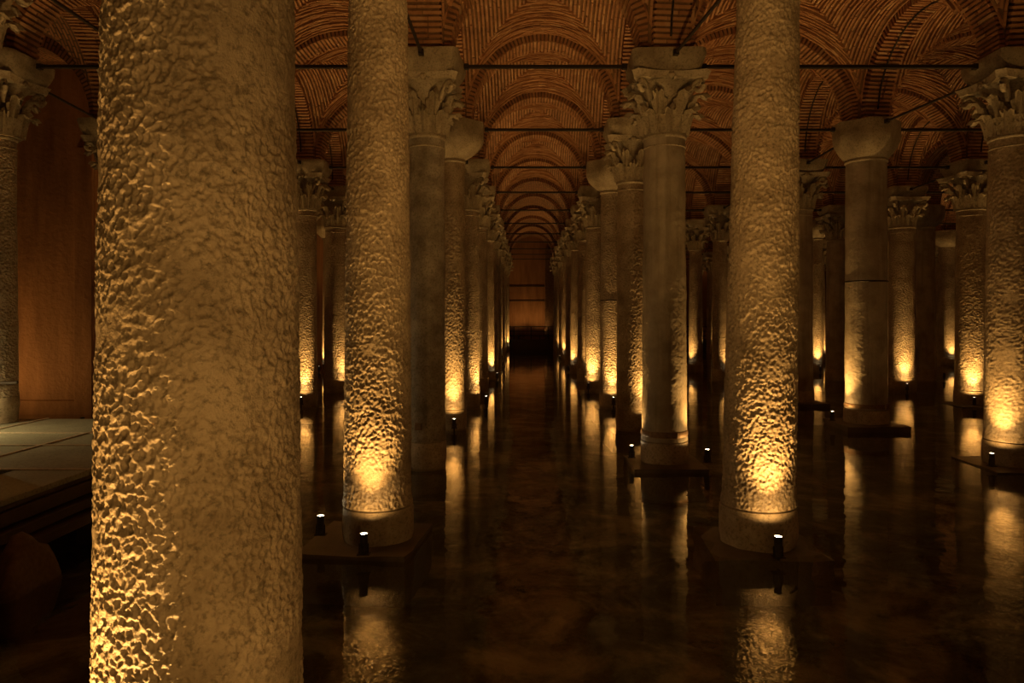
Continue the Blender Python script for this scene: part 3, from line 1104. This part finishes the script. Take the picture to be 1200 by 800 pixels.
# ------------------------------------------------------------------ uplights
bm = bmesh.new()
lathe(bm, [(0.040, -0.035), (0.045, -0.02), (0.048, 0.0), (0.048, 0.19), (0.052, 0.195), (0.052, 0.21), (0.044, 0.21), (0.042, 0.196)], 20, False)
LAMP_BODY = mesh_bm('body', bm, True, 40); LAMP_BODY.materials.append(M['steel'])
bm = bmesh.new()
lathe(bm, [(0.0421, 0.197), (0.03, 0.203), (0.012, 0.206)], 20, True)
LENS = mesh_bm('lens', bm, True); LENS.materials.append(M['lens'])
LENS_OFF = LENS.copy(); LENS_OFF.materials.clear(); LENS_OFF.materials.append(M['lens_off'])
bm = bmesh.new(); bm_box(bm, -0.06, 0.06, -0.008, 0.008, -0.03, 0.09, 0.004); bm_box(bm, -0.075, 0.075, -0.05, 0.05, -0.04, -0.03)
BRACKET = mesh_bm('bracket', bm); BRACKET.materials.append(M['iron'])

bm = bmesh.new(); lathe(bm, [(0.02, -0.68), (0.02, -0.03)], 10)
STEM = mesh_bm('stem', bm, True, 50); STEM.materials.append(M['iron'])

def plinth_under(loc):
    for c, rz, h, top in PLINTH.values():
        d = Matrix.Rotation(-rz, 3, 'Z') @ (Vector(loc) - c)
        if max(abs(d.x), abs(d.y)) < h + 0.11: return top
    return None

def uplight(loc, aim, power, label, spot=SPOT, blend=1.0, wet=True, spill=0.0):
    loc = Vector(loc)
    top = plinth_under(loc) if wet else None
    if top is not None: loc.z = max(loc.z, top + 0.075)
    t = empty('uplight', loc)
    tag(t, label, 'lamp', 'small uplights at the column feet')
    obj('body', LAMP_BODY, None, t)
    if wet:
        st = obj('stem', STEM, None, t)
        low = (top + 0.03 - loc.z) if top is not None else (-0.548 - loc.z)
        st.scale.z = (-0.03 - low) / 0.65
        st.location.z = -0.03 + 0.03 * st.scale.z
    obj('bracket', BRACKET, None, t, (0, 0.0, -0.0))
    obj('lens', LENS if power > 0 else LENS_OFF, None, t)
    if power > 0:
        l = bpy.data.lights.new('beam', 'SPOT')
        l.energy = power; l.color = LIGHT_COL
        l.spot_size = math.radians(spot); l.spot_blend = blend
        l.shadow_soft_size = 0.035
        lo = bpy.data.objects.new('beam', l)
        link(lo, t)
        lo.location = (0, 0, 0.225)
        d = Vector(aim) - (Vector(loc) + Vector((0, 0, 0.225)))
        lo.rotation_euler = d.to_track_quat('-Z', 'Y').to_euler()
        if spill > 0:          # stray light around the beam of the same lamp
            l2 = bpy.data.lights.new('stray', 'SPOT')
            l2.energy = power * spill; l2.color = LIGHT_COL
            l2.spot_size = math.radians(172); l2.spot_blend = 0.3
            l2.shadow_soft_size = 0.035
            lo2 = bpy.data.objects.new('stray', l2)
            link(lo2, t)
            lo2.location = (0, 0, 0.225)
            lo2.rotation_euler = (math.pi, 0, 0)
    return t

PHI = {('A', 0): 0, ('B', 0): -2, ('B', 1): 66, ('C', 2): -86, ('C', 1): -57, ('D', 3): -25, ('D', 4): -15, ('A', 2): 8, ('A', 3): 60, ('B', 2): 42,
       ('B', 3): 0, ('Z', 3): 0, ('Z', 4): 50, ('Y', 1): -30, ('A', -1): -48, ('B', 4): -30, ('B', 5): 20, ('D', 6): 0, ('F', 7): 0}
UNLIT = {('A', 1), ('C', 3), ('E', 5), ('D', 5), ('Y', 2)}
for r, j in PRESENT:
    s = SPEC.get((r, j), {})
    if r in 'WG' and j > 8: continue
    base = Vector((s.get('x', ROWX[r]), s.get('y', depth(j)), 0))
    rnd = random.Random(ord(r) * 17 + j * 5 + 1)
    rb = s.get('rb', 0.40)
    phi = math.radians(PHI.get((r, j), rnd.uniform(-60, 60)))
    dist = rb + (0.40 if j < 3 else 0.33)
    dirv = Vector((math.sin(phi), -math.cos(phi), 0))
    dry = (r == 'Y' and -1 <= j < 2) or (r == 'Z' and j < 2)
    z = 0.13 if not dry else WZ + 0.045
    loc = base + dirv * dist + Vector((0, 0, z))
    aim = base + dirv * (rb * 0.9) + Vector((0, 0, 5.0))
    p = 0.0 if (r, j) in UNLIT else LAMP_W * rnd.uniform(0.75, 1.25) * {('Y', 1): 0.35, ('A', 0): 0.8, ('B', 0): 0.85}.get((r, j), 1.0)
    nm = LABEL.get((r, j))
    if nm:
        short = {('A', -1): 'massive pitted foreground column', ('A', 0): 'pitted column before the mottled grey one', ('B', 0): 'leaning scaly pitted column',
                 ('A', 1): 'mottled grey column, switched off', ('B', 1): 'iron-strapped smooth column, towards the leaning one', ('C', 1): 'broad pitted column with gilded capital',
                 ('C', 2): 'banded block-capital column', ('A', 2): 'rounded block-capital aisle column', ('B', 2): 'column behind the strapped smooth one',
                 ('B', 3): 'aisle column with thin iron band', ('Y', 1): 'pale column on the walkway', ('D', 3): 'column between banded and broad pitted ones',
                 ('D', 4): 'column behind the banded block-capital one', ('C', 3): 'dark column on broad plinth, switched off'}[(r, j)]
        lab = 'small cylindrical uplight at foot of ' + short
    else:
        lab = 'uplight at foot of column, %s from end wall, %s' % (ORD[JMAX + 1 - j], ROWTXT[r])
    uplight(loc, aim, p, lab, wet=not dry, spill=0.06 if j <= 4 and r in 'ZABCD' else 0.0)
# second lamps
b0 = grid('A', 0)
uplight(Vector((px_x(377, 0), depth(0) - 0.05, 0.13)), b0 + Vector((-1.2, 0.5, 8)), LAMP_W * 0.6, 'glowing uplight on the plinth end beside the twin-lamp pitted column', 90)
b1 = grid('B', 1)
uplight(Vector((px_x(741, 1), depth(1) + 0.1, 0.13)), b1 + Vector((-0.9, 0.6, 8)), LAMP_W * 0.4, 'dark uplight on aisle side of the iron-strapped smooth column', 90)

# ------------------------------------------------------------------ tie rods
def tie_rod(ka, kb, label, th=0.034):
    pa, pb = grid(*ka), grid(*kb)
    e = (pb - pa).normalized()
    def reach(k):              # distance from the axis to the face the rod is let into
        if k not in PRESENT: return 0.72
        return 0.83 if is_block(*k) else 0.735
    ra, rb_ = reach(ka), reach(kb)
    pa, pb = pa + e * ra, pb - e * rb_
    mid = (pa + pb) / 2
    L = (pb - pa).length - 0.10
    t = empty('tie_rod', (mid.x, mid.y, ZROD))
    tag(t, label, 'tie rod', 'iron tie rods under the vaults')
    bm = bmesh.new()
    q = e.to_track_quat('X', 'Z').to_matrix().to_4x4()
    bm_box(bm, -L / 2, L / 2, -th, th, -th, th, 0.006)
    bm.transform(q)
    obj('bar', mesh_bm('bar', bm), M['iron'], t)
    for sg in (-1, 1):
        bm = bmesh.new(); bm_box(bm, sg * L / 2 - 0.05, sg * L / 2 + 0.05, -0.05, 0.05, -0.055, 0.055, 0.01); bm.transform(q)
        obj('socket', mesh_bm('socket', bm), M['iron'], t)

BAYTXT = dict(Y='the narrow bay over the walkway', Z='the bay between walkway and aisle', A='the central aisle', B='the first bay beyond the aisle',
              C='the second bay beyond the aisle', D='the third bay beyond the aisle', E='the fourth bay beyond the aisle')
for r in 'YZABCDE':
    for j in range(0, JMAX + 1):
        tie_rod((r, j), (ROWS[ROWS.index(r) + 1], j), 'iron tie rod across %s, %s from end wall' % (BAYTXT[r], ORD[JMAX + 1 - j]))
for r in 'YZABCD':
    for j in range(0, 5):
        tie_rod((r, j), (r, j + 1), 'lengthwise iron tie rod, %s from end wall, over %s' % (ORD[JMAX + 1 - j], ROWTXT[r]), 0.024)

# ------------------------------------------------------------------ walkway by the left wall
WX1, WY0, WY1, WZ = -5.95, 3.0, 3.06 * S, 0.85
walk = empty('walkway', (-11.0, WY1, 0))
tag(walk, 'grey slab walkway platform with dark layered edge above the water', 'walkway')
wo = Vector((-11.0, WY1, 0))
def wpart(name, x0, x1, y0, y1, z0, z1, mat, bev=0.006, parent=None):
    bm = bmesh.new(); bm_box(bm, x0 - wo.x, x1 - wo.x, y0 - wo.y, y1 - wo.y, z0, z1, bev)
    return obj(name, mesh_bm(name, bm), M[mat], parent or walk)
xs = [WX1 - 1.92 * k for k in range(8)]
ysl = [WY1, 13.0, 11.75, 9.9, 8.0, 6.1, 4.2]
HOLES = [(grid('Z', j), random.Random(ord('Z') * 31 + j * 7).choice((0.36, 0.40, 0.44)) * 1.06 + 0.012) for j in (-1, 0, 1)]
def cut_parts(x0, x1, y0, y1):
    todo = [(x0, x1, y0, y1)]
    for c, h in HOLES:
        out = []
        for (a0, a1, b0, b1) in todo:
            hx0, hx1, hy0, hy1 = max(a0, c.x - h), min(a1, c.x + h), max(b0, c.y - h), min(b1, c.y + h)
            if hx0 >= hx1 or hy0 >= hy1:
                out.append((a0, a1, b0, b1)); continue
            out += [q for q in ((a0, hx0, b0, b1), (hx1, a1, b0, b1), (hx0, hx1, b0, hy0), (hx0, hx1, hy1, b1)) if q[1] - q[0] > 0.03 and q[3] - q[2] > 0.03]
        todo = out
    return todo
for a in range(len(xs) - 1):
    for b in range(len(ysl) - 1):
        zt = WZ + random.uniform(-0.004, 0.004)
        for q in cut_parts(xs[a + 1] + 0.012, xs[a] - 0.012, ysl[b + 1] + 0.012, ysl[b] - 0.012):
            wpart('slab', *q, WZ - 0.07, zt, 'slab')
for x in xs[1:4]:
    for q in cut_parts(x - 0.03, x + 0.03, ysl[-1], WY1):
        wpart('joint_strip', *q, WZ - 0.02, WZ + 0.016, 'strip', 0.003)
for y in ysl[1:4]:
    for q in cut_parts(xs[-1], WX1 - 0.02, y - 0.035, y + 0.035):
        wpart('joint_strip', *q, WZ - 0.02, WZ + 0.014, 'strip', 0.003)
for q in cut_parts(xs[-1], WX1 - 0.03, ysl[-1], WY1 - 0.03):
    wpart('deck', *q, WZ - 0.13, WZ - 0.072, 'timber')
wpart('edge_beam', WX1 - 0.16, WX1 + 0.02, ysl[-1], WY1, WZ - 0.30, WZ - 0.14, 'timber')
wpart('edge_beam', WX1 - 0.30, WX1 + 0.10, ysl[-1], WY1 - 0.1, WZ - 0.46, WZ - 0.34, 'timber')
wpart('edge_beam', WX1 - 0.30, WX1 + 0.22, ysl[-1], WY1 - 0.2, WZ - 0.62, WZ - 0.50, 'timber')
for k in range(6):
    wpart('post', WX1 - 0.28, WX1 - 0.08, WY1 - 0.6 - 2.1 * k, WY1 - 0.4 - 2.1 * k, -0.6, WZ - 0.13, 'timber')
# rock lying at the platform's foot
rnd = random.Random(3)
bm = bmesh.new(); bmesh.ops.create_icosphere(bm, subdivisions=3, radius=1.0)
for v in bm.verts:
    n_ = 1 + 0.18 * math.sin(3.1 * v.co.x + 2) * math.cos(4.3 * v.co.y) + rnd.uniform(-0.05, 0.05)
    v.co = Vector((v.co.x * 0.22 * n_, v.co.y * 0.5 * n_, v.co.z * 0.55 * n_))
tag(obj('rock', mesh_bm('rock', bm, True), M['rock'], None, (-5.5, 7.9, -0.05)), 'brown rock in the water at the walkway edge', 'rock')
# handrail
hr = empty('handrail', (-10.2, 13.6, WZ + 0.005))
tag(hr, 'dark metal handrail ending beside the pale walkway column', 'handrail')
bm = bmesh.new(); tube(bm, [(-5, 0, 0.84), (0.55, 0, 0.84), (0.66, 0, 0.85)], 0.03, 10); obj('rail', mesh_bm('rail', bm, True, 50), M['iron'], hr)
for x in (-0.4, -2.2, -4.0):
    bm = bmesh.new(); tube(bm, [(x, 0, 0), (x, 0, 0.83)], 0.022, 10); obj('post', mesh_bm('post', bm, True, 50), M['iron'], hr)

# end platform across the aisle with railing
EP = END_Y - 3.3
ep = empty('end_platform', (0.4, EP, 0))
tag(ep, 'dark railed platform crossing the far end of the aisle', 'platform')
def epart(name, x0, x1, y0, y1, z0, z1, bev=0.01, mat='timber'):
    bm = bmesh.new(); bm_box(bm, x0, x1, y0, y1, z0, z1, bev)
    return obj(name, mesh_bm(name, bm), M[mat], ep)
epart('deck', -10, 24, 0, 1.9, 0.62, 0.85)
epart('fascia', -10, 24, -0.06, 0.0, -0.56, 0.9)
for x in np.arange(-9, 24, 1.5):
    epart('post', x - 0.04, x + 0.04, 0.02, 0.10, 0.85, 2.0, 0.005, 'iron')
for z in (1.2, 1.6, 2.0):
    epart('rail', -10, 24, 0.03, 0.09, z - 0.035, z + 0.035, 0.005, 'iron')
# wall washers on the end platform, plus an added unseen lamp brightening the left wall
for x in (-0.7, 1.2):
    uplight(Vector((x, END_Y - 1.55, 0.895)), Vector((x, END_Y - 0.1, 6.0)), LAMP_W * 0.25, 'small lamp washing the end wall panel, ' + ('platform side' if x < 0 else 'side opposite the platform'), 110, wet=False)
uplight(Vector((-16.8, wl_y - 2.4, 0.13)), Vector((-14.0, wl_y, 3.6)), LAMP_W * 0.6, 'unseen lamp added to brighten the brown plaster wall behind the walkway', 130)

# visitor walkway behind the viewpoint with added fill lamps for the near columns
vw = empty('visitor_walkway', (0, -1.8, 0))
tag(vw, 'grey slab visitor walkway at the viewpoint', 'walkway')
for k in range(-4, 5):
    bm = bmesh.new(); bm_box(bm, k * 1.5 - 0.74, k * 1.5 + 0.74, -1.3, 1.3, WZ - 0.1, WZ, 0.006); obj('slab', mesh_bm('slab', bm), M['slab'], vw)
for x, tgt, w in ((2.6, (-1.0, 6.0, 3.2), 0.6), (-0.6, (1.2, 9.0, 5.0), 0.5)):
    uplight(Vector((x, -0.75, WZ + 0.042)), Vector(tgt), LAMP_W * w, 'unseen fill lamp added on the visitor walkway, aimed at the %s' % ('massive foreground column' if x > 0 else 'leaning pitted column'), 100, 1.0, False)
uplight(Vector((0.9, 1.6, 0.13)), Vector((0.5, 9.5, 6.4)), LAMP_W * 3.0, 'unseen fill lamp added in the water before the viewpoint for near columns and vaults', 64, 1.0)  # added out-of-frame lamp, front fill on the upper shafts and vaults
# bollard lamp lighting the platform slabs, just beyond the handrail
bl = empty('bollard_lamp', (-11.15, 12.4, WZ + 0.006))
tag(bl, 'dark bollard lamp throwing light across the platform slabs', 'lamp')
bm = bmesh.new(); lathe(bm, [(0.11, 0), (0.11, 0.03), (0.05, 0.05), (0.05, 1.0)], 20); obj('post', mesh_bm('post', bm, True, 40), M['iron'], bl)
bm = bmesh.new(); lathe(bm, [(0.05, 1.1), (0.15, 1.11), (0.16, 1.14), (0.06, 1.2)], 20); obj('hood', mesh_bm('hood', bm, True, 40), M['iron'], bl)
bm = bmesh.new(); lathe(bm, [(0.06, 1.0), (0.065, 1.05), (0.06, 1.1)], 20); obj('diffuser', mesh_bm('diffuser', bm, True), M['lens'], bl)
l = bpy.data.lights.new('glow', 'SPOT'); l.energy = 85; l.color = (1.0, 0.66, 0.27); l.spot_size = math.radians(150); l.spot_blend = 1.0; l.shadow_soft_size = 0.08
lo = bpy.data.objects.new('glow', l); link(lo, bl); lo.location = (0.25, 0.0, 1.08)
lo.rotation_euler = Vector((0.6, 0.05, -0.7)).to_track_quat('-Z', 'Y').to_euler()
